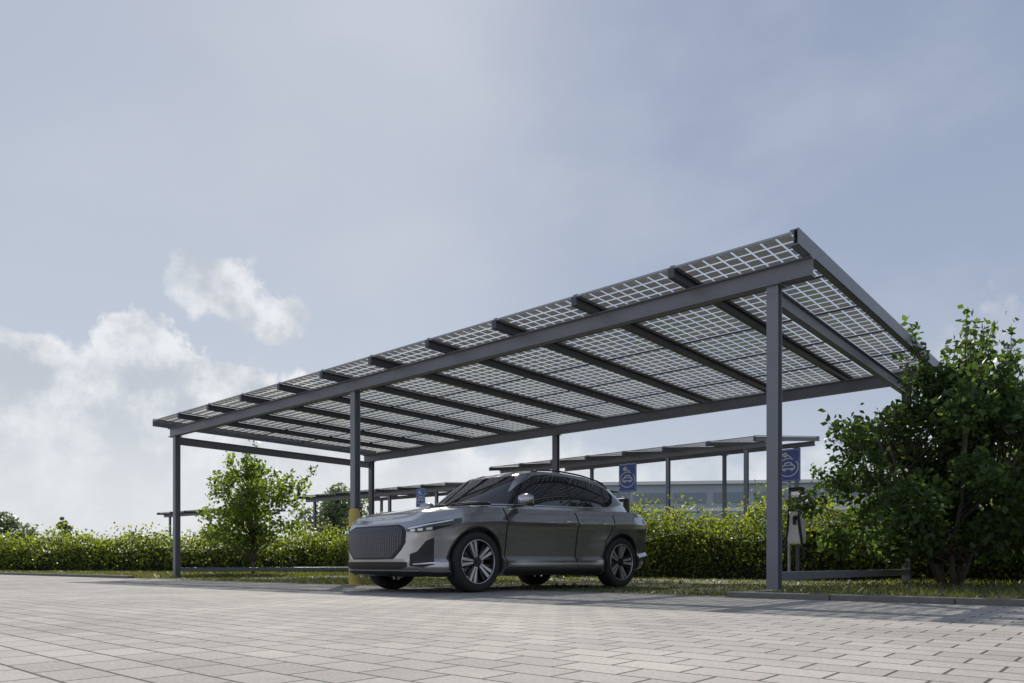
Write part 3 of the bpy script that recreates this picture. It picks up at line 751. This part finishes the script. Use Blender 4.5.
def blob(px,py,r_in,r_out,vec=None):
    n=N(nt,'ShaderNodeVectorMath',operation='DOT_PRODUCT'); nt.links.new(vec or D,n.inputs[0]); n.inputs[1].default_value=pdir(px,py)
    return mr(n.outputs['Value'],math.cos(math.radians(r_out)),math.cos(math.radians(r_in)))
def noise(scale,detail=8,rough=.6,off=(0,0,0),sc=(1,1,1)):
    mp=N(nt,'ShaderNodeMapping'); mp.inputs['Location'].default_value=off; mp.inputs['Scale'].default_value=sc; nt.links.new(D,mp.inputs['Vector'])
    n=N(nt,'ShaderNodeTexNoise'); setin(n,Scale=scale,Detail=float(detail),Roughness=rough); nt.links.new(mp.outputs[0],n.inputs['Vector']); return n.outputs['Fac']
def mixc(f,a,b):
    n=N(nt,'ShaderNodeMix',data_type='RGBA')
    if isinstance(f,(int,float)): n.inputs['Factor'].default_value=f
    else: nt.links.new(f,n.inputs['Factor'])
    for k,x in (('A',a),('B',b)):
        if isinstance(x,tuple): n.inputs[k].default_value=(*x,1)
        else: nt.links.new(x,n.inputs[k])
    return n.outputs['Result']
ramp=N(nt,'ShaderNodeValToRGB'); e=ramp.color_ramp.elements
e[0].position=0; e[0].color=(.68,.72,.77,1); e[1].position=1; e[1].color=(.24,.29,.42,1)
for pos,c in ((.12,(.56,.615,.70)),(.28,(.42,.485,.61)),(.5,(.335,.40,.54))):
    x=e.new(pos); x.color=(*c,1)
nt.links.new(mth('MAXIMUM',sx.outputs['Z'],0.0),ramp.inputs['Fac'])
base=ramp.outputs['Color']
base=mixc(mth('MULTIPLY',blob(230,150,3,34),.40),base,(.67,.71,.76))
base=mixc(mth('MULTIPLY',blob(900,130,3,34),.30),base,(.25,.32,.47))
soft=mr(noise(3.2,6,.55,(2,1,0),(1,1,1.8)),.42,.72)
base=mixc(mth('MULTIPLY',soft,.28),base,(.61,.65,.70))
bl_=None
for (px,py,a,b,k) in ((190,280,0,3.4,.56),(225,292,0,3.6,.60),(275,314,0,2.8,.60),(140,352,0,3.6,1.0),(160,385,0,4.6,1.2),(235,392,0,4.0,1.0),(30,425,1,7,1.1),(130,440,1,8,1.1),(300,440,0,6,.95),(975,352,0,5,.46)):
    v=mth('MULTIPLY',blob(px,py,a,b,DW),k)
    bl_=v if bl_ is None else mth('MAXIMUM',bl_,v)
bank=mth('MULTIPLY',mr(sxw.outputs['Z'],.21,.12),mr(sx.outputs['X'],.25,-.30,.45,1.05))
field=mth('MAXIMUM',bl_,bank)
nn=noise(18,9,.6,(.3,0,.1))
fsum=mth('ADD',field,mth('MULTIPLY',mth('SUBTRACT',nn,.5),.7))
mask=mr(fsum,.28,.62)
shade=mr(mth('ADD',noise(11,9,.6,(.3,.0,.17)),mth('MULTIPLY',field,.06)),.42,.66)
ccol=mixc(shade,(.88,.89,.90),(.53,.565,.62))
ccol=mixc(mr(sx.outputs['Z'],.22,.08,0,.75),ccol,(.76,.785,.815))
fin=mixc(mth('MULTIPLY',mask,.88),base,ccol)
sc=N(nt,'ShaderNodeVectorMath',operation='SCALE'); nt.links.new(fin,sc.inputs[0]); sc.inputs['Scale'].default_value=10.0
res=mixc(.94,sky.outputs[0],sc.outputs[0])
nt.links.new(res,bg.inputs['Color'])

sun=bpy.data.lights.new('sun','SUN'); sun.energy=4.8; sun.angle=math.radians(.6); sun.color=(1,.95,.87)
so=bpy.data.objects.new('sun',sun); col.objects.link(so)
dirs=Vector((math.sin(AZ)*math.cos(EL),math.cos(AZ)*math.cos(EL),math.sin(EL)))
so.rotation_euler=dirs.to_track_quat('Z','Y').to_euler(); so.location=dirs*50

cam=bpy.data.cameras.new('camera'); co=bpy.data.objects.new('camera',cam); col.objects.link(co)
co.location=(0,0,HC); co.rotation_euler=(math.pi/2,0,0)
cam.sensor_width=36; cam.lens=F_PX/1024*36; cam.shift_y=(HY-341.5)/1024; cam.clip_end=4000; cam.clip_start=.05
scene.camera=co
scene.view_settings.view_transform='Standard'; scene.view_settings.look='None'; scene.view_settings.exposure=0
